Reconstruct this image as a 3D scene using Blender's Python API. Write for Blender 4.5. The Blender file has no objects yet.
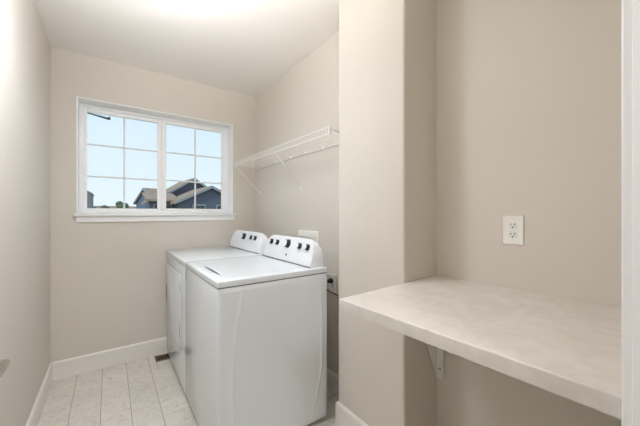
import bpy, bmesh, math, random
from mathutils import Vector, Matrix
random.seed(7)
C = bpy.context.scene.collection
SC = bpy.context.scene
PI = math.pi

# ------------------------------------------------------------------ camera
cam_d = bpy.data.cameras.new('camera'); cam = bpy.data.objects.new('camera', cam_d); C.objects.link(cam)
cam.location = (0, 0, 1.22); cam.rotation_euler = (math.radians(90), 0, math.radians(-36))
cam_d.sensor_width = 36; cam_d.lens = 36 * 290 / 640; cam_d.shift_y = 0.4 / 640
cam_d.clip_start = 0.02; cam_d.clip_end = 400
SC.camera = cam

# ------------------------------------------------------------------ world / light / exposure
ROOM_FILL = 63.0       # radiance of the unseen lamp added to light the laundry
HALL_FILL = 56.0       # radiance of the unseen lamp added in the hall
SKY = 1.12
w = bpy.data.worlds.new('sky'); SC.world = w; w.use_nodes = True
nt = w.node_tree; nt.nodes.clear()
out = nt.nodes.new('ShaderNodeOutputWorld'); bg = nt.nodes.new('ShaderNodeBackground')
tc = nt.nodes.new('ShaderNodeTexCoord'); sep = nt.nodes.new('ShaderNodeSeparateXYZ'); rp = nt.nodes.new('ShaderNodeValToRGB')
nt.links.new(tc.outputs['Generated'], sep.inputs[0]); nt.links.new(sep.outputs['Z'], rp.inputs[0])
rp.color_ramp.elements[0].position = 0.0; rp.color_ramp.elements[0].color = (0.80, 0.89, 0.95, 1)
rp.color_ramp.elements[1].position = 0.8; rp.color_ramp.elements[1].color = (0.50, 0.68, 0.92, 1)
e = rp.color_ramp.elements.new(0.30); e.color = (0.66, 0.81, 0.93, 1)
nt.links.new(rp.outputs[0], bg.inputs[0]); bg.inputs[1].default_value = SKY
nt.links.new(bg.outputs[0], out.inputs[0])
sd = bpy.data.lights.new('sun', 'SUN'); sd.energy = 1.6; sd.angle = 0.01; sd.color = (1, .95, .87)
sun = bpy.data.objects.new('sun', sd); C.objects.link(sun); sun.location = (-20, -30, 40)
sun.rotation_euler = Vector((0.75, 0.45, -0.8)).to_track_quat('-Z', 'Y').to_euler()
# the photographer's flash, bounced off the ceiling
fd = bpy.data.lights.new('camera_flash', 'SPOT'); fd.energy = 150; fd.spot_size = math.radians(68); fd.spot_blend = 1; fd.shadow_soft_size = .06; fd.color = (1, .95, .88)
fl = bpy.data.objects.new('camera_flash', fd); C.objects.link(fl); fl.location = (.02, -.02, 1.36)
fl.rotation_euler = (Vector((.30, 1.05, 2.44)) - fl.location).to_track_quat('-Z', 'Y').to_euler()
vs = SC.view_settings; vs.view_transform = 'Standard'; vs.look = 'None'; vs.gamma = 1; vs.use_curve_mapping = False
vs.exposure = 0.0
SC.cycles.use_denoising = True
SC.cycles.max_bounces = 14; SC.cycles.diffuse_bounces = 8; SC.cycles.glossy_bounces = 5; SC.cycles.transparent_max_bounces = 16
SC.cycles.sample_clamp_indirect = 6

# ------------------------------------------------------------------ materials
def lin(r, g, b):
    f = lambda v: (v / 255 / 12.92) if v / 255 <= .04045 else ((v / 255 + .055) / 1.055) ** 2.4
    return (f(r), f(g), f(b), 1)
def newmat(name):
    m = bpy.data.materials.new(name); m.use_nodes = True
    return m, m.node_tree, m.node_tree.nodes['Principled BSDF']
def plain(name, col, rough=.5, metal=0, coat=0, bump=None, var=None, spec=.5):
    """bump=(scale,strength), var=(scale,colour2,lo,hi)"""
    m, t, p = newmat(name); L = t.links.new
    p.inputs['Base Color'].default_value = col; p.inputs['Roughness'].default_value = rough
    p.inputs['Metallic'].default_value = metal; p.inputs['Coat Weight'].default_value = coat
    p.inputs['Coat Roughness'].default_value = .08
    p.inputs['Specular IOR Level'].default_value = spec
    g = t.nodes.new('ShaderNodeNewGeometry')
    if bump:
        n = t.nodes.new('ShaderNodeTexNoise'); n.inputs['Scale'].default_value = bump[0]; n.inputs['Detail'].default_value = 3
        b = t.nodes.new('ShaderNodeBump'); b.inputs['Strength'].default_value = bump[1]; b.inputs['Distance'].default_value = .002
        L(g.outputs['Position'], n.inputs['Vector']); L(n.outputs['Fac'], b.inputs['Height']); L(b.outputs[0], p.inputs['Normal'])
    if var:
        n = t.nodes.new('ShaderNodeTexNoise'); n.inputs['Scale'].default_value = var[0]; n.inputs['Detail'].default_value = 6
        r = t.nodes.new('ShaderNodeValToRGB'); r.color_ramp.elements[0].color = col; r.color_ramp.elements[1].color = var[1]
        r.color_ramp.elements[0].position = var[2]; r.color_ramp.elements[1].position = var[3]
        L(g.outputs['Position'], n.inputs['Vector']); L(n.outputs['Fac'], r.inputs[0]); L(r.outputs[0], p.inputs['Base Color'])
    return m
M = {}
M['wall'] = plain('wall_paint', lin(214, 207, 197), .75, bump=(140, .25), spec=.25)
M['ceil'] = plain('ceiling_paint', lin(235, 231, 226), .85, bump=(120, .3), spec=.2)
M['trim'] = plain('white_trim', lin(243, 243, 243), .35)
M['base'] = plain('baseboard_paint', lin(233, 229, 223), .4)
M['vinyl'] = plain('white_vinyl', lin(250, 250, 250), .35)
# thin white plastic grid bars let a little daylight through
m, t, p = newmat('grid_bar_plastic'); p.inputs['Base Color'].default_value = lin(250, 250, 250); p.inputs['Roughness'].default_value = .4
tl = t.nodes.new('ShaderNodeBsdfTranslucent'); tl.inputs[0].default_value = (.95, .95, .95, 1); mx = t.nodes.new('ShaderNodeMixShader'); mx.inputs[0].default_value = .45
t.links.new(p.outputs[0], mx.inputs[1]); t.links.new(tl.outputs[0], mx.inputs[2]); t.links.new(mx.outputs[0], t.nodes['Material Output'].inputs[0]); M['grid'] = m
M['white'] = plain('white_enamel', lin(229, 235, 240), .17, coat=.25)
M['cons'] = plain('console_white', lin(238, 240, 243), .3)
M['dark'] = plain('charcoal_plastic', lin(38, 40, 46), .4)
M['seam'] = plain('seam_grey', lin(70, 70, 70), .6)
M['slot'] = plain('slot_grey', lin(100, 102, 105), .5)
M['black'] = plain('black_rubber', lin(18, 18, 18), .55)
M['nickel'] = plain('satin_nickel', lin(188, 184, 178), .12, metal=1)
M['plate'] = plain('outlet_plastic', lin(240, 238, 232), .35)
M['wire'] = plain('white_coated_wire', lin(238, 236, 232), .35)
M['brown'] = plain('register_brown', lin(112, 94, 76), .45)
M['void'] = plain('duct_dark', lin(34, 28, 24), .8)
M['brack'] = plain('bracket_white', lin(232, 230, 226), .4)
M['redcord'] = plain('cord_brown', lin(96, 52, 44), .5)
M['doorw'] = plain('door_white', lin(232, 230, 226), .4)
M['carpet'] = plain('hall_carpet', lin(190, 180, 165), .95, bump=(300, .6))
M['roof'] = plain('roof_shingle', lin(168, 148, 128), .9, var=(6, lin(146, 128, 112), .35, .65))
M['slate'] = plain('slate_siding', lin(92, 100, 116), .8)
M['blue'] = plain('blue_siding', lin(98, 116, 144), .8)
M['pale'] = plain('pale_siding', lin(196, 204, 202), .8)
M['htrim'] = plain('house_trim', lin(150, 152, 156), .7)
M['hglass'] = plain('house_glass', lin(60, 68, 80), .15)
M['grey'] = plain('grey_siding', lin(130, 136, 140), .8)
M['grass'] = plain('dry_grass', lin(150, 142, 104), .95, var=(.4, lin(112, 120, 80), .4, .6))
M['leaf'] = plain('tree_leaf', lin(92, 104, 86), .9)
M['bark'] = plain('tree_bark', lin(90, 78, 66), .9)
# counter laminate
m, t, p = newmat('counter_laminate'); L = t.links.new
g = t.nodes.new('ShaderNodeNewGeometry'); mp = t.nodes.new('ShaderNodeMapping'); mp.inputs['Scale'].default_value = (2.2, 2.0, 2.2)
n1 = t.nodes.new('ShaderNodeTexNoise'); n1.inputs['Scale'].default_value = 5; n1.inputs['Detail'].default_value = 8; n1.inputs['Distortion'].default_value = 1.6
r1 = t.nodes.new('ShaderNodeValToRGB')
r1.color_ramp.elements[0].position = .35; r1.color_ramp.elements[0].color = lin(211, 204, 196)
r1.color_ramp.elements[1].position = .62; r1.color_ramp.elements[1].color = lin(220, 214, 207)
e = r1.color_ramp.elements.new(.5); e.color = lin(216, 209, 201)
L(g.outputs['Position'], mp.inputs[0]); L(mp.outputs[0], n1.inputs['Vector']); L(n1.outputs['Fac'], r1.inputs[0]); L(r1.outputs[0], p.inputs['Base Color'])
p.inputs['Roughness'].default_value = .42; M['counter'] = m
# tile: marble veins, small tint per tile
m, t, p = newmat('marble_tile'); L = t.links.new
g = t.nodes.new('ShaderNodeNewGeometry'); oi = t.nodes.new('ShaderNodeObjectInfo')
off = t.nodes.new('ShaderNodeVectorMath'); off.operation = 'MULTIPLY_ADD'
cmb = t.nodes.new('ShaderNodeCombineXYZ')
for k in range(3): L(oi.outputs['Random'], cmb.inputs[k])
off.inputs[1].default_value = (37, 53, 11)
L(cmb.outputs[0], off.inputs[0]); L(g.outputs['Position'], off.inputs[2])
n1 = t.nodes.new('ShaderNodeTexNoise'); n1.inputs['Scale'].default_value = 6.5; n1.inputs['Detail'].default_value = 6; n1.inputs['Distortion'].default_value = 2.2
L(off.outputs[0], n1.inputs['Vector'])
r1 = t.nodes.new('ShaderNodeValToRGB'); cr = r1.color_ramp
cr.elements[0].position = .30; cr.elements[0].color = lin(222, 216, 206)
cr.elements[1].position = .70; cr.elements[1].color = lin(228, 222, 212)
for pos, col in ((.47, lin(224, 218, 208)), (.5, lin(207, 201, 191)), (.53, lin(226, 220, 210))):
    e = cr.elements.new(pos); e.color = col
hs = t.nodes.new('ShaderNodeHueSaturation')
mr = t.nodes.new('ShaderNodeMapRange'); mr.inputs['To Min'].default_value = .93; mr.inputs['To Max'].default_value = 1.02
L(oi.outputs['Random'], mr.inputs['Value']); L(mr.outputs[0], hs.inputs['Value'])
L(n1.outputs['Fac'], r1.inputs[0]); L(r1.outputs[0], hs.inputs['Color']); L(hs.outputs[0], p.inputs['Base Color'])
p.inputs['Roughness'].default_value = .4; M['tile'] = m
M['grout'] = plain('grout', lin(140, 132, 122), .9)
# thin window glass
m, t, p = newmat('window_glass'); t.nodes.remove(p); L = t.links.new
tr = t.nodes.new('ShaderNodeBsdfTransparent'); tr.inputs[0].default_value = (.97, .985, .985, 1)
gl = t.nodes.new('ShaderNodeBsdfGlossy'); gl.inputs['Roughness'].default_value = .3
mx = t.nodes.new('ShaderNodeMixShader'); mx.inputs[0].default_value = .003
L(tr.outputs[0], mx.inputs[1]); L(gl.outputs[0], mx.inputs[2]); L(mx.outputs[0], t.nodes['Material Output'].inputs[0]); M['glass'] = m
def emis(name, col, s):
    m, t, p = newmat(name); p.inputs['Emission Color'].default_value = col; p.inputs['Emission Strength'].default_value = s
    p.inputs['Base Color'].default_value = (.8, .8, .8, 1); return m
M['lamp'] = emis('added_lamp_glow', (.92, 1, 1.12, 1), ROOM_FILL)
M['hall_fill'] = emis('hall_fill_glow', (.98, 1, 1.02, 1), HALL_FILL)

# ------------------------------------------------------------------ helpers
def obj(name, bm, mat, parent=None, smooth=False):
    me = bpy.data.meshes.new(name); bmesh.ops.recalc_face_normals(bm, faces=bm.faces); bm.to_mesh(me); bm.free()
    me.materials.append(M[mat])
    if smooth:
        for f in me.polygons: f.use_smooth = True
        try: me.set_sharp_from_angle(angle=math.radians(32))
        except Exception: pass
    o = bpy.data.objects.new(name, me); C.objects.link(o)
    if parent: o.parent = parent; o.matrix_parent_inverse = Matrix.Translation(-Vector(parent.location)) if parent.location.length else Matrix()
    return o
def tag(o, label, cat=None, group=None, kind=None):
    if label: o['label'] = label
    if cat: o['category'] = cat
    if group: o['group'] = group
    if kind: o['kind'] = kind
    return o
def struct(o, label=None, cat=None): o['kind'] = 'structure'; return tag(o, label, cat)
def empty(name, loc, label=None, cat=None, group=None, kind=None):
    o = bpy.data.objects.new(name, None); o.location = loc; o.empty_display_size = .1; C.objects.link(o)
    bpy.context.view_layer.update()
    return tag(o, label, cat, group, kind)
def box(lo, hi, bev=0, seg=2, bm=None):
    b = bmesh.new()
    r = bmesh.ops.create_cube(b, size=1)
    for v in b.verts: v.co = Vector([(lo[i] + hi[i]) / 2 + v.co[i] * (hi[i] - lo[i]) for i in range(3)])
    if bev: bmesh.ops.bevel(b, geom=list(b.edges), offset=bev, segments=seg, profile=.5, affect='EDGES')
    if bm is None: return b
    tmp = bpy.data.meshes.new('t'); b.to_mesh(tmp); b.free(); bm.from_mesh(tmp); bpy.data.meshes.remove(tmp); return bm
def prism(pts, z0, z1, bev=None, seg=4):
    """vertical prism; bev = {index: radius} for vertical edges"""
    b = bmesh.new()
    lo = [b.verts.new((x, y, z0)) for x, y in pts]; hi = [b.verts.new((x, y, z1)) for x, y in pts]
    n = len(pts); b.faces.new(lo[::-1]); b.faces.new(hi)
    ed = {}
    for i in range(n):
        j = (i + 1) % n; b.faces.new((lo[i], lo[j], hi[j], hi[i]))
    if bev:
        for i, r in bev.items():
            b.edges.ensure_lookup_table()
            e = [e for e in b.edges if set(e.verts) == {lo[i], hi[i]}]
            if e: bmesh.ops.bevel(b, geom=e, offset=r, segments=seg, profile=.5, affect='EDGES')
    return b
def extrude_poly(pts3, vec, bev=0):
    """planar polygon (3D points) extruded by vec"""
    b = bmesh.new(); v = Vector(vec)
    a = [b.verts.new(Vector(p)) for p in pts3]; c = [b.verts.new(Vector(p) + v) for p in pts3]
    n = len(a); b.faces.new(a); b.faces.new(c[::-1])
    for i in range(n): b.faces.new((a[i], c[i], c[(i + 1) % n], a[(i + 1) % n]))
    if bev: bmesh.ops.bevel(b, geom=list(b.edges), offset=bev, segments=2, profile=.5, affect='EDGES')
    return b
def tube(pts, r, n=8, bm=None):
    b = bm or bmesh.new(); pts = [Vector(p) for p in pts]; rings = []
    up = Vector((0, 0, 1))
    for i, p in enumerate(pts):
        d = ((pts[min(i + 1, len(pts) - 1)] - pts[max(i - 1, 0)])).normalized()
        a = d.cross(up) if abs(d.z) < .95 else d.cross(Vector((1, 0, 0)))
        a.normalize(); c = d.cross(a)
        rr = r[i] if isinstance(r, (list, tuple)) else r
        rings.append([b.verts.new(p + (a * math.cos(k * 2 * PI / n) + c * math.sin(k * 2 * PI / n)) * rr) for k in range(n)])
    for q, s in zip(rings, rings[1:]):
        for k in range(n): b.faces.new((q[k], q[(k + 1) % n], s[(k + 1) % n], s[k]))
    b.faces.new(rings[0][::-1]); b.faces.new(rings[-1]); return b
def lathe(prof, origin, axis, n=24):
    """prof: list of (radius, height along axis)"""
    b = bmesh.new(); axis = Vector(axis).normalized(); o = Vector(origin)
    a = axis.orthogonal().normalized(); c = axis.cross(a); rings = []
    for r, h in prof:
        if r < 1e-6: rings.append([b.verts.new(o + axis * h)])
        else: rings.append([b.verts.new(o + axis * h + (a * math.cos(k * 2 * PI / n) + c * math.sin(k * 2 * PI / n)) * r) for k in range(n)])
    for q, s in zip(rings, rings[1:]):
        for k in range(n):
            k2 = (k + 1) % n
            if len(q) == 1: b.faces.new((q[0], s[k], s[k2]))
            elif len(s) == 1: b.faces.new((q[k], q[k2], s[0]))
            else: b.faces.new((q[k], q[k2], s[k2], s[k]))
    for ring in (rings[0], rings[-1]):
        if len(ring) > 2: b.faces.new(ring)
    return b

# ------------------------------------------------------------------ structure (X = right, Y = depth, Z = up)
XL, XR, YB, H = -.347, 1.241, 2.865, 2.44
YF = .0775                                        # inside face of the doorway wall
XP0, XP1 = 1.072, 1.076                           # pillar face
# window opening
WX0, WX1, WZ0, WZ1 = -.194, .995, 1.22, 2.10
WALLT = .19
floor = struct(obj('floor', box((XL - .1, -.06, -.12), (1.6, YB + WALLT, -.0035)), 'grout'), 'floor of marble-look tiles in the laundry room')
# tiles: children of the floor, mesh data shared between full tiles
TS, GAP = .1525, .0028
tile_cache = {}
def tile_mesh(wx, wy):
    k = (round(wx, 4), round(wy, 4))
    if k not in tile_cache:
        b = box((-wx / 2, -wy / 2, -.0035), (wx / 2, wy / 2, 0))
        top = [e for e in b.edges if all(v.co.z > -.001 for v in e.verts)]
        bmesh.ops.bevel(b, geom=top, offset=.0012, segments=1, affect='EDGES')
        bmesh.ops.recalc_face_normals(b, faces=b.faces)
        me = bpy.data.meshes.new('tile'); b.to_mesh(me); b.free(); me.materials.append(M['tile']); tile_cache[k] = me
    return tile_cache[k]
VENT = (.312, 2.715, .425, 2.825)                 # opening of the floor register
xs = [XL] + [-.195 + i * TS for i in range(-1, 12)]; xs = sorted({round(x, 4) for x in xs if XL <= x < XR - .02}); xs.append(XR)
ys = sorted({round(2.58 + TS * 2 - i * TS, 4) for i in range(20) if .0 < 2.58 + TS * 2 - i * TS < YB - .02}); ys = [YF - .09] + [y for y in ys if y > YF - .05] + [YB]
for i in range(len(xs) - 1):
    for j in range(len(ys) - 1):
        x0, x1, y0, y1 = xs[i], xs[i + 1], ys[j], ys[j + 1]
        if x1 - x0 < .02: continue
        cells = [(x0, x1, y0, y1)]
        if x0 < VENT[2] and x1 > VENT[0] and y0 < VENT[3] and y1 > VENT[1]:      # cut round the register
            cells = []
            if x0 < VENT[0] - .02: cells.append((x0, VENT[0], y0, y1))
            if x1 > VENT[2] + .02: cells.append((VENT[2], x1, y0, y1))
            a, b_ = max(x0, VENT[0]), min(x1, VENT[2])
            if y0 < VENT[1] - .01: cells.append((a, b_, y0, VENT[1]))
            if y1 > VENT[3] + .01: cells.append((a, b_, VENT[3], y1))
        for (a0, a1, b0, b1) in cells:
            if a0 > 1.05 and b1 < 1.25: continue                                   # under the pillar and alcove wall
            o = bpy.data.objects.new('tile', tile_mesh(a1 - a0 - GAP, b1 - b0 - GAP)); C.objects.link(o)
            o.parent = floor; o.location = ((a0 + a1) / 2, (b0 + b1) / 2, 0)
struct(obj('ceiling', box((-1.2, -1.9, H), (2.1, YB + WALLT, H + .15)), 'ceil'), 'plain off-white painted ceiling')
struct(obj('wall_left', box((XL - .12, -.04, -.1), (XL, YB + WALLT, H)), 'wall'), 'plain pale beige wall left of the window')
b = bmesh.new(); T = .008
box((XL, YB, -.1), (XR + .2, YB + WALLT, WZ0 - .02), bm=b)
box((XL, YB, WZ1 + T), (XR + .2, YB + WALLT, H), bm=b)
box((XL, YB, WZ0 - .02), (WX0 - T, YB + WALLT, WZ1 + T), bm=b)
box((WX1 + T, YB, WZ0 - .02), (XR + .2, YB + WALLT, WZ1 + T), bm=b)
struct(obj('wall_back', b, 'wall'), 'beige wall holding the window')
struct(obj('wall_right', box((XR, 1.29, -.1), (XR + .2, YB, H)), 'wall'), 'beige wall behind the washer and dryer')
struct(obj('wall_pillar', prism([(XP0, 1.294), (XP1, .835), (1.46, .835), (1.46, 1.294)], -.1, H, {0: .006, 1: .012}), 'wall', smooth=True), 'beige wall end between the washer and the counter alcove')
struct(obj('wall_alcove', prism([(1.331, .8355), (1.378, -.03), (1.5, -.03), (1.5, .8355)], -.1, H), 'wall'), 'beige rear wall of the counter alcove')
# doorway wall behind/around the camera
DX0, DX1, DZ = -.232, .655, 2.05
b = bmesh.new()
box((XL, -.04, -.1), (DX0 - .02, YF, H), bm=b); box((DX1 + .012, -.04, -.1), (1.4, YF, H), bm=b); box((DX0 - .02, -.04, DZ), (DX1 + .012, YF, H), bm=b)
struct(obj('wall_front', b, 'wall'), 'beige wall with the doorway in the foreground')
# hall behind the camera
struct(obj('floor_hall', box((-1.1, -1.8, -.12), (2.0, -.06, -.002)), 'carpet'), 'carpeted hall floor behind the doorway')
struct(obj('wall_hall_back', box((-1.1, -1.9, -.1), (2.0, -1.8, H)), 'wall'), 'hall wall facing the doorway')
struct(obj('wall_hall_left', box((-1.2, -1.9, -.1), (-1.1, -.04, H)), 'wall'), 'left hall wall')
struct(obj('wall_hall_right', box((2.0, -1.9, -.1), (2.1, -.04, H)), 'wall'), 'right hall wall')
b = bmesh.new(); box((-1.1, -.04, -.1), (XL - .0, 0.02, H), bm=b); box((1.4, -.04, -.1), (2.0, .02, H), bm=b)
struct(obj('wall_hall_front', b, 'wall'), 'hall wall beside the doorway')

# door trim
def casing(name, x0, x1, label):
    o = struct(obj(name, box((x0, YF, 0), (x1, YF + .0145, DZ + .06), .003, 3), 'trim', smooth=True), label); return o
casing('trim_1', .6615, .7185, 'white casing board at the right edge of the doorway')
struct(obj('trim_2', box((DX1 - .003, -.05, 0), (DX1 + .012, YF + .0015, DZ), .002, 2), 'trim', smooth=True), 'white door jamb at the right edge of the doorway')
struct(obj('trim_3', box((DX0 - .02, -.05, 0), (DX0, YF, DZ), .002, 2), 'trim'), 'white door jamb on the hinge side')
struct(obj('trim_4', box((DX0, -.05, DZ - .015), (DX1 - .003, YF, DZ), 0), 'trim'), 'white head jamb over the doorway')
# door leaf swung open along the left wall, with its lever
door = struct(obj('door_1', box((DX0 - .04, YF + .02, .012), (DX0 - .004, YF + .02 + .86, 2.03), .002, 2), 'doorw'), 'white door swung open along the left wall')
lx = DX0 - .004
lev = obj('lever_handle', lathe([(.0, 0), (.032, 0), (.032, .006), (.027, .011), (.012, .013), (.0115, .055), (0, .055)], (lx, .715, .930), (1, 0, 0), 28), 'nickel', door, True)
b = bmesh.new(); rings = []
for i in range(13):          # flat lever, level underneath, thinning to a blunt tip away from the rose
    s_ = i / 12; y = .700 + s_ * .198; zt = .958 - .049 * s_; zb = .8945 + .004 * (1 - s_); x = lx + .056 + .006 * math.sin(s_ * PI); tt = .007
    cz, hh = (zt + zb) / 2, (zt - zb) / 2; bv = hh * .62
    rings.append([b.verts.new(v) for v in ((x + tt, y, cz - hh + bv), (x + tt, y, cz + hh - bv), (x + tt - .009, y, cz + hh), (x - tt + .002, y, cz + hh), (x - tt, y, cz + hh - bv), (x - tt, y, cz - hh + bv), (x - tt + .002, y, cz - hh), (x + tt - .009, y, cz - hh))])
for q, r in zip(rings, rings[1:]):
    for k in range(8): b.faces.new((q[k], q[(k + 1) % 8], r[(k + 1) % 8], r[k]))
b.faces.new(rings[0]); b.faces.new(rings[-1])
tag(obj('lever_arm', b, 'nickel', lev, True), 'satin nickel lever tip')

# baseboards
BH, BT = .134, .013
def baseboard(name, p0, p1, nrm, label):
    p0, p1, nrm = Vector(p0), Vector(p1), Vector(nrm).normalized()
    prof = [(0, 0), (BT, 0), (BT, BH - .012), (BT - .005, BH - .003), (BT - .008, BH), (0, BH)]
    pts = [Vector((p0.x + nrm.x * a, p0.y + nrm.y * a, z)) for a, z in prof]
    return struct(obj(name, extrude_poly(pts, (p1.x - p0.x, p1.y - p0.y, 0)), 'base'), label)
baseboard('baseboard_back', (XL + BT, YB), (XR - BT, YB), (0, -1), 'white baseboard under the window')
baseboard('baseboard_left', (XL, YF + .02), (XL, YB), (1, 0), 'white baseboard along the left wall')
baseboard('baseboard_right', (XR, 1.294), (XR, YB), (-1, 0), 'white baseboard behind the washer and dryer')
baseboard('baseboard_pillar', (XP0, 1.294), (XP1, .835 - BT), (-1, 0), 'white baseboard on the wall end by the counter')
baseboard('baseboard_pillar_rear', (XP0 - BT, 1.294), (XR - BT, 1.294), (0, 1), 'white baseboard round the rear of the wall end')
baseboard('baseboard_alcove', (1.331, .833), (1.376, YF), (-1, -.06), 'white baseboard inside the alcove under the counter')
baseboard('baseboard_alcove_side', (XP1, .835), (1.331 - BT, .835), (0, -1), 'white baseboard on the side of the alcove')

# ------------------------------------------------------------------ window
win = empty('window_1', ((WX0 + WX1) / 2, YB + .14, WZ0), 'white sliding window with grid bars above the washer and dryer', None, None, 'structure')
FY0, FY1 = YB + .12, YB + .18
for lo, hi in (((WX0 - T, YB, WZ0), (WX0, FY1, WZ1)), ((WX1, YB, WZ0), (WX1 + T, FY1, WZ1)), ((WX0 - T, YB, WZ1), (WX1 + T, FY1, WZ1 + T))):
    obj('return_board', box(lo, hi), 'trim', win)
FW = .024
b = bmesh.new()
box((WX0, FY0, WZ0), (WX0 + FW, FY1, WZ1), .003, 2, b); box((WX1 - FW, FY0, WZ0), (WX1, FY1, WZ1), .003, 2, b)
box((WX0 + FW, FY0, WZ1 - FW), (WX1 - FW, FY1, WZ1), .003, 2, b); box((WX0 + FW, FY0, WZ0), (WX1 - FW, FY1, WZ0 + FW), .003, 2, b)
obj('window_frame', b, 'vinyl', win, True)
def sash(x0, x1, z0, z1, gx0, gx1, gz0, gz1, y0, y1):
    b = bmesh.new()
    box((x0, y0, z0), (gx0, y1, z1), .003, 2, b); box((gx1, y0, z0), (x1, y1, z1), .003, 2, b)
    box((gx0, y0, gz1), (gx1, y1, z1), .003, 2, b); box((gx0, y0, z0), (gx1, y1, gz0), .003, 2, b)
    s = obj('sash', b, 'vinyl', win, True)
    ym = (y0 + y1) / 2; mw = .007; xm = (gx0 + gx1) / 2; zr = [gz0 + (gz1 - gz0) * k / 3 for k in range(4)]
    o = obj('muntin', box((xm - mw, ym - .005, gz0), (xm + mw, ym + .005, gz1), .002, 1), 'grid', s)
    for z in zr[1:3]:
        for a, c in ((gx0, xm - mw), (xm + mw, gx1)):
            obj('muntin', box((a, ym - .005, z - mw), (c, ym + .005, z + mw), .002, 1), 'grid', s)
    for a, c in ((gx0, xm - mw), (xm + mw, gx1)):
        for k in range(3):
            obj('pane', box((a, ym - .002, zr[k] + (mw if k else 0)), (c, ym + .002, zr[k + 1] - (mw if k < 2 else 0))), 'glass', s)
    return s
sash(WX0 + FW, .389, WZ0 + FW, WZ1 - FW, -.146, .354, 1.262, 2.045, FY0 + .018, FY0 + .045)
sash(.3895, WX1 - FW, WZ0 + FW, WZ1 - FW, .424, .929, 1.265, 2.045, FY0 + .004, FY0 + .031)
# dark slim bar at the top corner of the left sash
bx = extrude_poly([(-.150, FY0 + .046, 2.046), (-.150, FY0 + .046, 2.040), (-.005, FY0 + .046, 2.012), (-.005, FY0 + .046, 2.028)], (0, .012, 0))
box((-.008, FY0 + .044, 2.014), (.008, FY0 + .060, 2.036), bm=bx)
tag(obj('corner_bar', bx, 'dark', win), 'short dark tapering bar at the top corner of the left sash')
obj('sill', box((-.217, YB - .035, WZ0 - .02), (1.028, FY0, WZ0), .004, 2), 'trim', win, True)
obj('apron', box((-.204, YB - .015, WZ0 - .068), (1.018, YB, WZ0 - .02), .002, 1), 'trim', win)

# ------------------------------------------------------------------ counter + bracket
CZ, CT = .908, .038
pts = [(.680, .818), (.7035, .0955), (1.372, .0955), (1.331, .8335), (1.0765, .8335)]
b = prism(pts, CZ - CT, CZ, {0: .006})
e = [e for e in b.edges if all(v.co.z > CZ - .001 for v in e.verts) and (e.verts[0].co.x < .72 and e.verts[1].co.x < .72)]
e += [e_ for e_ in b.edges if all(v.co.z > CZ - .001 for v in e_.verts) and min(v.co.x for v in e_.verts) < .70 and max(v.co.x for v in e_.verts) > 1.0 and min(v.co.y for v in e_.verts) > .7]
bmesh.ops.bevel(b, geom=e, offset=.004, segments=3, profile=.5, affect='EDGES')
tag(obj('countertop', b, 'counter', None, True), 'pale stone-look laminate countertop fitted into the beige alcove', 'countertop')
br = empty('shelf_bracket', (1.331, .815, .38), 'white metal support bracket under the countertop in the alcove corner', 'bracket')
bw0, bw1 = .792, .828
b = box((1.318, bw0, .405), (1.3265, bw1, CZ - CT), .0015, 1); obj('wall_plate', b, 'brack', br)
obj('counter_plate', box((1.04, bw0, CZ - CT - .006), (1.318, bw1, CZ - CT), 0), 'brack', br)
obj('gusset', extrude_poly([(1.318, bw1 - .004, .41), (1.318, bw1 - .004, CZ - CT - .006), (1.10, bw1 - .004, CZ - CT - .006)], (0, .004, 0)), 'brack', br)
for z in (.455, .56): obj('screw', lathe([(0, 0), (.0045, 0), (.004, .0015), (0, .002)], (1.318, .809, z), (-1, 0, 0), 10), 'slot', br)

# ------------------------------------------------------------------ outlets
def outlet(origin, nrm, label, scale=1):
    """plate centre on the wall; nrm = outward horizontal normal"""
    o = Vector(origin); n = Vector(nrm).normalized(); r = Vector((-n.y, n.x, 0)); up = Vector((0, 0, 1))
    root = empty('wall_outlet', o, label, 'outlet')
    def slab(name, cx, cz, w, h, d0, d1, mat, par, bev=0):
        b = bmesh.new(); bmesh.ops.create_cube(b, size=1)
        for v in b.verts: v.co = o + r * (cx + v.co.x * w) + up * (cz + v.co.z * h) + n * ((d0 + d1) / 2 + v.co.y * (d1 - d0))
        if bev: bmesh.ops.bevel(b, geom=list(b.edges), offset=bev, segments=2, profile=.5, affect='EDGES')
        return obj(name, b, mat, par, bool(bev))
    slab('cover_plate', 0, 0, .074, .117, .0005, .0065, 'plate', root, .0022)
    for dz in (.0195, -.0195):
        f = obj('receptacle', lathe([(0, .006), (.0168, .006), (.0168, .0078), (.0155, .0085), (0, .0085)], o + up * dz, n, 24), 'plate', root, True)
        for dx, hh in ((-.0065, .0075), (.0065, .009)):
            slab('slot', dx, dz + .003, .0028, hh, .0082, .009, 'black', f)
        fb = obj('ground_hole', lathe([(0, .008), (.003, .008), (.003, .009), (0, .009)], o + up * (dz - .0085), n, 12), 'black', f)
    obj('screw', lathe([(0, .006), (.003, .006), (.0026, .0075), (0, .008)], o, n, 10), 'plate', root)
    return root
outlet((1.3520, .5005, 1.152), (-1, -.062, 0), 'white double outlet on the alcove wall above the countertop')
outlet((XR, 1.555, .742), (-1, 0, 0), 'white outlet low on the wall behind the washer, black plug in it')
pl = empty('power_cord', (XR - .01, 1.555, .76), 'black plug and cord in the outlet behind the washer', 'cord')
obj('plug', lathe([(0, .009), (.012, .009), (.017, .014), (.017, .028), (.010, .042), (.005, .046), (0, .046)], (XR, 1.555, .762), (-1, 0, 0), 16), 'black', pl, True)
obj('cord', tube([(XR - .045, 1.555, .762), (XR - .062, 1.556, .755), (XR - .068, 1.563, .725), (XR - .066, 1.585, .675), (XR - .06, 1.62, .58), (XR - .05, 1.66, .40), (XR - .05, 1.68, .2)], .0045, 8), 'black', pl, True)
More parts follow.
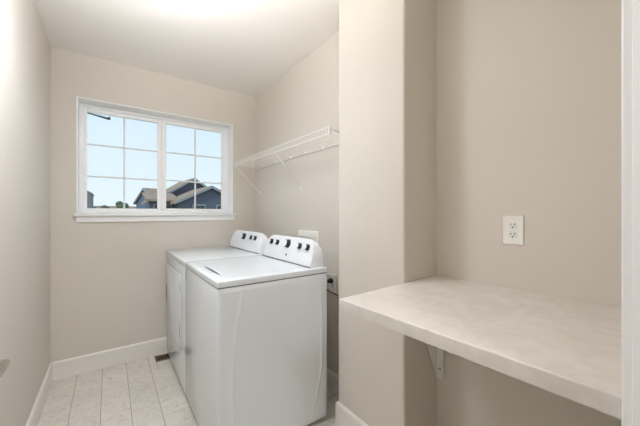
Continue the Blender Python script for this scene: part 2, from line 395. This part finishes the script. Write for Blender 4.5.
tag(obj('brown_cord', tube([(XR - .006, 1.50, .672), (XR - .010, 1.55, .680), (XR - .015, 1.61, .688), (XR - .016, 1.70, .67), (XR - .016, 1.80, .60)], .004, 8), 'redcord', None, True), 'thin brown cable crossing the wall under the low outlet', 'cable')
# washer supply box
sb = empty('washer_supply_box', (XR, 1.84, .95), 'white washer supply box on the wall behind the washer console', 'supply box')
b = bmesh.new(); y0, y1, z0, z1 = 1.72, 1.985, .88, 1.088
box((XR - .014, y0, z0), (XR - .001, y0 + .018, z1), .002, 1, b); box((XR - .014, y1 - .018, z0), (XR - .001, y1, z1), .002, 1, b)
box((XR - .014, y0 + .018, z1 - .05), (XR - .001, y1 - .018, z1), .002, 1, b); box((XR - .014, y0 + .018, z0), (XR - .001, y1 - .018, z0 + .018), .002, 1, b)
obj('face_frame', b, 'plate', sb); obj('box_back', box((XR - .004, y0 + .016, z0 + .016), (XR - .001, y1 - .016, z1 - .045)), 'plate', sb)
for yy in (1.79, 1.90): obj('valve', lathe([(0, 0), (.010, 0), (.010, .03), (.016, .03), (.016, .04), (0, .042)], (XR - .004, yy, .99), (-1, 0, 0), 12), 'nickel', sb, True)

# ------------------------------------------------------------------ floor register
vr = empty('floor_register', (.37, 2.77, 0), 'small brown metal floor vent beside the dryer foot', 'floor vent')
x0, y0, x1, y1 = VENT
b = bmesh.new(); fr = .014
box((x0, y0, -.003), (x0 + fr, y1, .004), .0015, 1, b); box((x1 - fr, y0, -.003), (x1, y1, .004), .0015, 1, b)
box((x0 + fr, y0, -.003), (x1 - fr, y0 + fr, .004), .0015, 1, b); box((x0 + fr, y1 - fr, -.003), (x1 - fr, y1, .004), .0015, 1, b)
obj('vent_frame', b, 'brown', vr)
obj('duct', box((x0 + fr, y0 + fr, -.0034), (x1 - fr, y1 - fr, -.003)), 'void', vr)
for k in range(1, 8):
    x = x0 + fr + (x1 - x0 - 2 * fr) * k / 8
    obj('slat', box((x - .0016, y0 + fr, -.003), (x + .0016, y1 - fr, .0025)), 'brown', vr)

# ------------------------------------------------------------------ washer and dryer
MX0, MX1, MZ0, SEAM, MTOP = .405, 1.045, .022, .871, .902
def console(root, y0, y1):
    prof = [(.945, 0), (.949, .016), (.962, .066), (.977, .118), (.985, .142), (.991, .154), (1.000, .160), (1.012, .157), (1.026, .140), (1.036, .110), (1.042, .07), (1.045, .0)]
    b = bmesh.new(); rings = []; R = .095
    es = [0, .003, .008, .016, .026, .04, .055, .075, R]
    ts = [(y0 + e, e) for e in es] + [(y1 - e, e) for e in es[::-1]]
    for y, e in ts:
        q = R - e; hf = .34 + .66 * math.sqrt(max(0, 1 - (q / R) ** 2)) ** .9
        ring = []
        for x, z in prof:
            zz = min(z, .160 * hf) if z > 0 else 0
            xx = x
            if z > zz:   # front lean kept where the top is cut down
                xf = .945 + zz * .28; xx = max(x, xf) if x > 1.0 else min(x, xf + (x - .945) * .75)
            ring.append(b.verts.new((xx, y, MTOP + zz)))
        rings.append(ring)
    for q, s in zip(rings, rings[1:]):
        for k in range(len(prof) - 1): b.faces.new((q[k], q[k + 1], s[k + 1], s[k]))
        b.faces.new((q[-1], q[0], s[0], s[-1]))
    b.faces.new(rings[0]); b.faces.new(rings[-1][::-1])
    c = obj('console', b, 'cons', root, True)
    obj('console_base', box((.9385, y0 - .004, MTOP - .001), (.947, y1 + .004, MTOP + .0045), .001, 1), 'slot', root)
    return c
KN = Vector((-.963, 0, .27)).normalized()
def knob(root, y, z, r):
    x = .945 + (z - MTOP) * .28
    o = Vector((x, y, z)); h = .024 if r < .022 else .028
    pr = [(0, -.004), (r * 1.12, -.004), (r * 1.12, .002), (r, .003), (r * .96, h * .9), (r * .86, h), (0, h)]
    k = obj('knob', lathe(pr, o, KN, 28), 'dark', root, True)
    obj('knob_cap', lathe([(0, h - .001), (r * .88, h - .001), (r * .86, h + .002), (r * .6, h + .0035), (0, h + .004)], o, KN, 24), 'cons', k, True)
    # pointer ridge across the cap
    u = Vector((.27, 0, .963)); b = bmesh.new(); bmesh.ops.create_cube(b, size=1)
    for v in b.verts: v.co = o + KN * (h + .003 + v.co.x * .006) + u * (v.co.z * r * 1.5) + Vector((0, 1, 0)) * (v.co.y * r * .28)
    obj('knob_grip', b, 'cons', k)
def carcass(root, y0, y1):
    obj('cabinet', box((MX0, y0, MZ0), (MX1, y1, SEAM - .004), .007, 3), 'white', root, True)
    obj('seam_strip', box((MX0 + .004, y0 + .004, SEAM - .008), (MX1 - .004, y1 - .004, SEAM + .004)), 'seam', root)
    for x in (MX0 + .05, MX1 - .05):
        for y in (y0 + .05, y1 - .05):
            obj('foot', lathe([(0, 0), (.022, 0), (.022, .008), (.012, .010), (.012, .03), (0, .03)], (x, y, 0), (0, 0, 1), 14), 'black', root, True)
WY0, WY1 = 1.365, 2.073
ws = empty('washing_machine', ((MX0 + MX1) / 2, (WY0 + WY1) / 2, 0), 'white top-load washing machine nearest the counter, five dark knobs on its console', 'washing machine')
carcass(ws, WY0, WY1)
obj('top_panel', box((MX0 - .003, WY0 - .002, SEAM - .0005), (MX1 + .001, WY1 + .002, MTOP), .006, 4), 'white', ws, True)
# lid: height field with a scooped hand grip near its front edge
LX0, LX1, LY0, LY1 = .420, .925, WY0 + .028, WY1 - .028
b = bmesh.new(); nx, ny = 84, 60; grid = []
def lidz(x, y):
    e = min(x - LX0, LX1 - x, y - LY0, LY1 - y)
    z = MTOP + .0016 * min(1, max(0, e) / .005) - .0004
    a = (y - 1.66) / .18
    if abs(a) < 1:
        half = .016 * (1 - a * a); d = (x - .466) / max(half, 1e-5)
        if abs(d) < 1: z -= .010 * (1 - d * d) ** .5 * (1 - a * a) ** .4
    return z
for i in range(nx + 1):
    t_ = i / nx; x = LX0 + (.10 * min(1, t_ / .6)) + max(0, t_ - .6) / .4 * (LX1 - LX0 - .10)
    grid.append([b.verts.new((x, LY0 + (LY1 - LY0) * j / ny, lidz(x, LY0 + (LY1 - LY0) * j / ny))) for j in range(ny + 1)])
for i in range(nx):
    for j in range(ny): b.faces.new((grid[i][j], grid[i + 1][j], grid[i + 1][j + 1], grid[i][j + 1]))
lid = obj('lid', b, 'white', ws, True)
# lens shaped grey bar: the scoop's shade put into its colour
pts = []
for k in range(17): a = -1 + k / 8; pts.append((.463 - .0095 * (1 - a * a) ** .8, 1.665 + a * .165, MTOP - .006))
for k in range(15, 0, -1): a = -1 + k / 8; pts.append((.463 + .0085 * (1 - a * a) ** .8, 1.665 + a * .165, MTOP - .006))
obj('scoop_shade', extrude_poly(pts, (0, 0, .0065)), 'slot', lid)
# stamped side panel: shallow curved ridges
b = bmesh.new(); nx, nz = 200, 70; grid = []
X0, X1, Z0, Z1 = MX0 + .014, MX1 - .014, MZ0 + .014, SEAM - .02
def ridge(x, z):
    v = (z - Z0) / (Z1 - Z0)
    c1 = .535 - .060 * (1 - ((v - .40) / .62) ** 2)
    c2 = .985 + .020 * (1 - ((v - .55) / .5) ** 2) - .05 * max(0, .35 - v) / .35
    h = 0
    for cc in (c1, c2): h += math.exp(-((x - cc) / .0085) ** 2)
    win_ = min(1, max(0, min(v, 1 - v) / .10)); return h * win_
for i in range(nx + 1):
    row = []
    for j in range(nz + 1):
        x = X0 + (X1 - X0) * i / nx; z = Z0 + (Z1 - Z0) * j / nz
        ed = min(i, nx - i, j, nz - j)
        row.append(b.verts.new((x, WY0 - (.0004 if ed else -.0005) - .0052 * ridge(x, z), z)))
    grid.append(row)
for i in range(nx):
    for j in range(nz): b.faces.new((grid[i][j], grid[i + 1][j], grid[i + 1][j + 1], grid[i][j + 1]))
obj('side_panel', b, 'white', ws, True)
console(ws, WY0 + .035, WY1 - .035)
wc = (WY0 + WY1) / 2 - .012
for dy, r in ((.238, .0175), (.148, .0175), (0, .027), (-.150, .0185), (-.240, .0185)):
    knob(ws, wc + dy, 1.013 + (.003 if r > .02 else 0), r)
u = Vector((.27, 0, .963)); b = lathe([(0, 0), (.009, 0), (.009, .0012), (0, .0012)], (.9565, wc - .006, .945), KN, 20)
tag(obj('badge', b, 'slot', ws), 'small grey round badge under the main knob')
for z0, z1 in ((.79, .85), (.305, .352)):  # two narrow grey strips near the far front edge
    obj('edge_strip', box((MX0 - .0015, WY1 - .020, z0), (MX0 + .004, WY1 - .012, z1), .001, 1), 'slot', ws)
DY0, DY1 = 2.081, 2.838
dr = empty('clothes_dryer', ((MX0 + MX1) / 2, (DY0 + DY1) / 2, 0), 'white front-load clothes dryer under the window, three dark knobs on its console', 'dryer')
carcass(dr, DY0, DY1)
obj('top_panel', box((MX0 - .003, DY0 - .002, SEAM - .0005), (MX1 + .001, DY1 + .002, MTOP), .006, 4), 'white', dr, True)
console(dr, DY0 + .035, DY1 - .035)
dc = (DY0 + DY1) / 2
for dy, r in ((.03, .026), (-.128, .0175), (-.214, .0175)): knob(dr, dc + dy, 1.015, r)
# dryer door: rounded slab on a shallow raised surround
def rrect(y0, y1, z0, z1, r, x, n=6):
    pts = []
    for cy, cz, a0 in ((y1 - r, z1 - r, 0), (y0 + r, z1 - r, PI / 2), (y0 + r, z0 + r, PI), (y1 - r, z0 + r, 1.5 * PI)):
        for k in range(n + 1):
            a = a0 + PI / 2 * k / n; pts.append((x, cy + r * math.cos(a), cz + r * math.sin(a)))
    return pts
b = extrude_poly(rrect(DY0 + .115, DY1 - .025, .26, .800, .035, MX0 + .002), (-.009, 0, 0))
bmesh.ops.bevel(b, geom=[e for e in b.edges if all(v.co.x < MX0 - .006 for v in e.verts)], offset=.003, segments=2, profile=.5, affect='EDGES')
dd = obj('dryer_door', b, 'white', dr, True)
obj('door_gap', extrude_poly(rrect(DY0 + .111, DY1 - .021, .256, .804, .038, MX0 + .001), (-.0016, 0, 0)), 'slot', dr)
obj('door_pull', box((MX0 - .0095, DY1 - .036, .487), (MX0 - .003, DY1 - .026, .603), .001, 1), 'seam', dd)
for z0, z1 in ((.671, .733), (.345, .455)):
    obj('hinge', box((MX0 - .0085, DY0 + .122, z0), (MX0 - .003, DY0 + .132, z1), .001, 1), 'slot', dd)

# ------------------------------------------------------------------ wire shelf
SX0, SX1, SY0, SY1, SZ = .982, XR - .006, 1.302, YB - .008, 1.700
sh = empty('wire_shelf', (XR, (SY0 + SY1) / 2, SZ), 'white wire shelf on the wall over the washer and dryer', 'shelf')
SXN = 1.014                                       # the near end of the front lip stands a little closer to the wall
sx = lambda y: SXN + (SX0 - SXN) * (y - SY0) / (SY1 - SY0)
obj('front_rail', tube([(SXN, SY0, SZ + .012), (SX0, SY1, SZ + .016)], .0042, 8), 'wire', sh, True)
obj('front_rail', tube([(SXN - .002, SY0, SZ - .026), (SX0 - .002, SY1, SZ - .022)], .0042, 8), 'wire', sh, True)
obj('rear_rail', tube([(SX1, SY0, SZ - .018), (SX1, SY1, SZ - .018)], .004, 8), 'wire', sh, True)
b = bmesh.new(); y = SY0 + .004
while y < SY1:
    x = sx(y); tube([(SX1, y, SZ - .014), (x + .004, y, SZ + .0125), (x - .001, y, SZ + .008), (x - .002, y, SZ - .026)], .0009, 5, b); y += .0305
tag(obj('deck_wires', b, 'wire', sh, True), None, None, None, 'stuff')
obj('end_cap', box((SXN - .008, SY0 - .006, SZ - .034), (SXN + .006, SY0 + .004, SZ + .022), .003, 2), 'wire', sh, True)
obj('end_bar', tube([(SXN, SY0 + .001, SZ + .004), (SX1, SY0 + .001, SZ - .030)], .004, 8), 'wire', sh, True)
for y in (2.745, 1.955):
    br_ = obj('brace', tube([(sx(y) + .001, y, SZ - .024), (sx(y) + .010, y, SZ - .034), (XR - .012, y, 1.438), (XR - .004, y, 1.432)], .0042, 8), 'wire', sh, True)
    obj('brace_foot', box((XR - .006, y - .010, 1.412), (XR - .0005, y + .010, 1.446), .001, 1), 'wire', br_)
for y in (1.40, 1.66, 1.90, 2.12, 2.40, 2.66):
    obj('wall_clip', box((XR - .012, y - .008, SZ - .022), (XR - .0005, y + .008, SZ - .002), .002, 1), 'wire', sh)

# ------------------------------------------------------------------ added lamps, out of view, put in to brighten the room
def lamp(name, loc, r, glow, label):
    root = empty(name, loc, label, 'added lamp')
    obj('lamp_base', lathe([(0, 0), (r * 1.06, 0), (r * 1.06, -.018), (0, -.018)], loc, (0, 0, 1), 32), 'nickel', root)
    obj('lamp_shade', lathe([(r, -.018), (r * .97, -.04), (r * .85, -.062), (r * .6, -.078), (r * .3, -.086), (0, -.088)], loc, (0, 0, 1), 32), glow, root, True)
lc = Vector((.07, 1.39, 2.20))
rl = empty('added_lamp', (lc.x, lc.y, H), 'unseen white pendant lamp added to brighten the room', 'added lamp')
obj('lamp_shade', lathe([(0, -.04), (.07, -.036), (.115, -.022), (.13, 0), (.115, .022), (.07, .036), (0, .04)], lc, (0, 0, 1), 32), 'lamp', rl, True)
obj('lamp_stem', tube([lc + Vector((0, 0, .038)), (lc.x, lc.y, H)], .006, 10), 'nickel', rl, True)
obj('lamp_base', lathe([(0, 0), (.05, 0), (.05, -.015), (0, -.02)], (lc.x, lc.y, H), (0, 0, 1), 24), 'nickel', rl, True)
lamp('added_lamp', (.3, -.95, H), .17, 'hall_fill', 'unseen round lamp added in the hall as fill light')

# ------------------------------------------------------------------ outside
GZ = -3.0
struct(obj('ground', box((-120, YB + .3, GZ - .3), (120, 260, GZ)), 'grass'), 'dry grass ground outside the window')
def xf(b, origin, ang):
    m = Matrix.Translation(Vector(origin)) @ Matrix.Rotation(ang, 4, 'Z')
    bmesh.ops.transform(b, matrix=m, verts=b.verts); return b
def gable_volume(root, origin, ang, half, length, apex, eave, wallmat, endmat, over=.35, roofmat='roof', base=GZ, windows=()):
    """local: ridge along +y from 0 (near gable) to length, apex at z=apex"""
    sl = (apex - eave) / half
    body = extrude_poly([(-half, 0, base), (half, 0, base), (half, 0, eave), (0, 0, apex - .05), (-half, 0, eave)], (0, length, 0))
    obj('house_wall', xf(body, origin, ang), endmat, root)
    if wallmat != endmat:
        obj('side_wall', xf(box((-half - .03, .1, base), (-half, length - .1, eave - .1)), origin, ang), wallmat, root)
    th = .16; ho = half + over
    for s in (-1, 1):
        p = [(0, -over, apex), (s * ho, -over, apex - sl * ho), (s * ho, -over, apex - sl * ho + th), (0, -over, apex + th)]
        obj('roof_slope', xf(extrude_poly(p, (0, length + over * 2, 0)), origin, ang), roofmat, root)
        q = [(0, -over - .05, apex - .02), (s * ho, -over - .05, apex - sl * ho - .02), (s * ho, -over - .05, apex - sl * ho + th), (0, -over - .05, apex + th)]
        obj('rake_board', xf(extrude_poly(q, (0, .05, 0)), origin, ang), 'htrim', root)
    for (x, z, w_, h_) in windows:
        wdw = obj('window', xf(box((x - w_ / 2 - .08, -.06, z - .08), (x + w_ / 2 + .08, .0, z + h_ + .08)), origin, ang), 'htrim', root)
        obj('pane', xf(box((x - w_ / 2, -.08, z), (x + w_ / 2, -.05, z + h_)), origin, ang), 'hglass', wdw)
hs_ = empty('house', (5.6, 25.7, GZ), 'slate-blue house with brown shingle roof and two gables, right half of the window', 'house')
gable_volume(hs_, (5.63, 25.7, 0), math.radians(5), 2.75, 3.6, 4.0, 2.2, 'pale', 'slate', windows=((-1.5, 1.3, .9, .9), (.4, 1.5, .9, 1.2)))
gable_volume(hs_, (5.72, 20.8, 0), math.radians(3), 2.1, 5.6, 2.98, 1.95, 'slate', 'slate', over=.25, windows=((-.8, 1.0, .7, .75), (.8, 1.0, .7, .75)))
# low lean-to roof left of the front gable
low = extrude_poly([(1.9, 21.6, 2.02), (1.9, 24.5, 2.62), (1.9, 24.5, 2.74), (1.9, 21.6, 2.14)], (2.0, 0, 0)); obj('porch_roof', low, 'roof', hs_)
obj('porch_wall', box((2.1, 22.0, GZ), (3.7, 24.4, 2.04)), 'slate', hs_)
w_ = obj('window', box((2.35, 21.94, 1.35), (3.45, 22.0, 1.85)), 'htrim', hs_); obj('pane', box((2.42, 21.92, 1.4), (3.38, 21.95, 1.8)), 'hglass', w_)
# far cross wing with a blue end wall
gable_volume(hs_, (2.60, 30.3, 0), math.radians(-74), 2.0, 6.0, 3.35, 2.15, 'pale', 'blue', over=.15)
obj('side_wall', xf(box((2.0, .05, GZ), (2.04, 6.0, 2.15)), (2.60, 30.3, 0), math.radians(-74)), 'pale', hs_)
h2 = empty('house', (-5.2, 64, GZ), 'grey house end just showing at the left edge of the window', 'house')
gable_volume(h2, (-5.2, 64, 0), 0, 2.65, 9, 6.3, 4.7, 'grey', 'grey', over=.15)
for i, (x, y, wd, ap, lab) in enumerate(((-2.2, 78, 4.0, 2.7, 'far low brown roof between the grey house and the slate house'), (2.6, 92, 4.6, 2.6, 'farthest low roof beside the slate house'))):
    h3 = empty('house', (x, y, GZ), lab, 'house')
    gable_volume(h3, (x, y, 0), math.radians(-70 + 20 * i), wd, 8, ap, 1.2, 'pale', 'grey')
for x, y, z, r, lab in ((1.6, 60, 3.0, 1.1, 'small dark green tree top left of the slate house'), (.1, 64, 2.5, 1.2, 'low green tree top at the bottom of the left sash')):
    tr_ = empty('tree', (x, y, GZ), lab, 'tree')
    b = bmesh.new()
    for k in range(9):
        b2 = bmesh.new(); bmesh.ops.create_icosphere(b2, subdivisions=2, radius=r * random.uniform(.4, .62))
        o_ = Vector((random.uniform(-.6, .6) * r, random.uniform(-.6, .6) * r, random.uniform(-1.6, -.3) * r))
        for v in b2.verts: v.co = v.co * random.uniform(.85, 1.15) + o_ + Vector((x, y, z))
        tmp = bpy.data.meshes.new('t'); b2.to_mesh(tmp); b2.free(); b.from_mesh(tmp); bpy.data.meshes.remove(tmp)
    obj('crown', b, 'leaf', tr_); obj('trunk', tube([(x, y, GZ), (x, y, z - r)], [.16, .08], 7), 'bark', tr_)
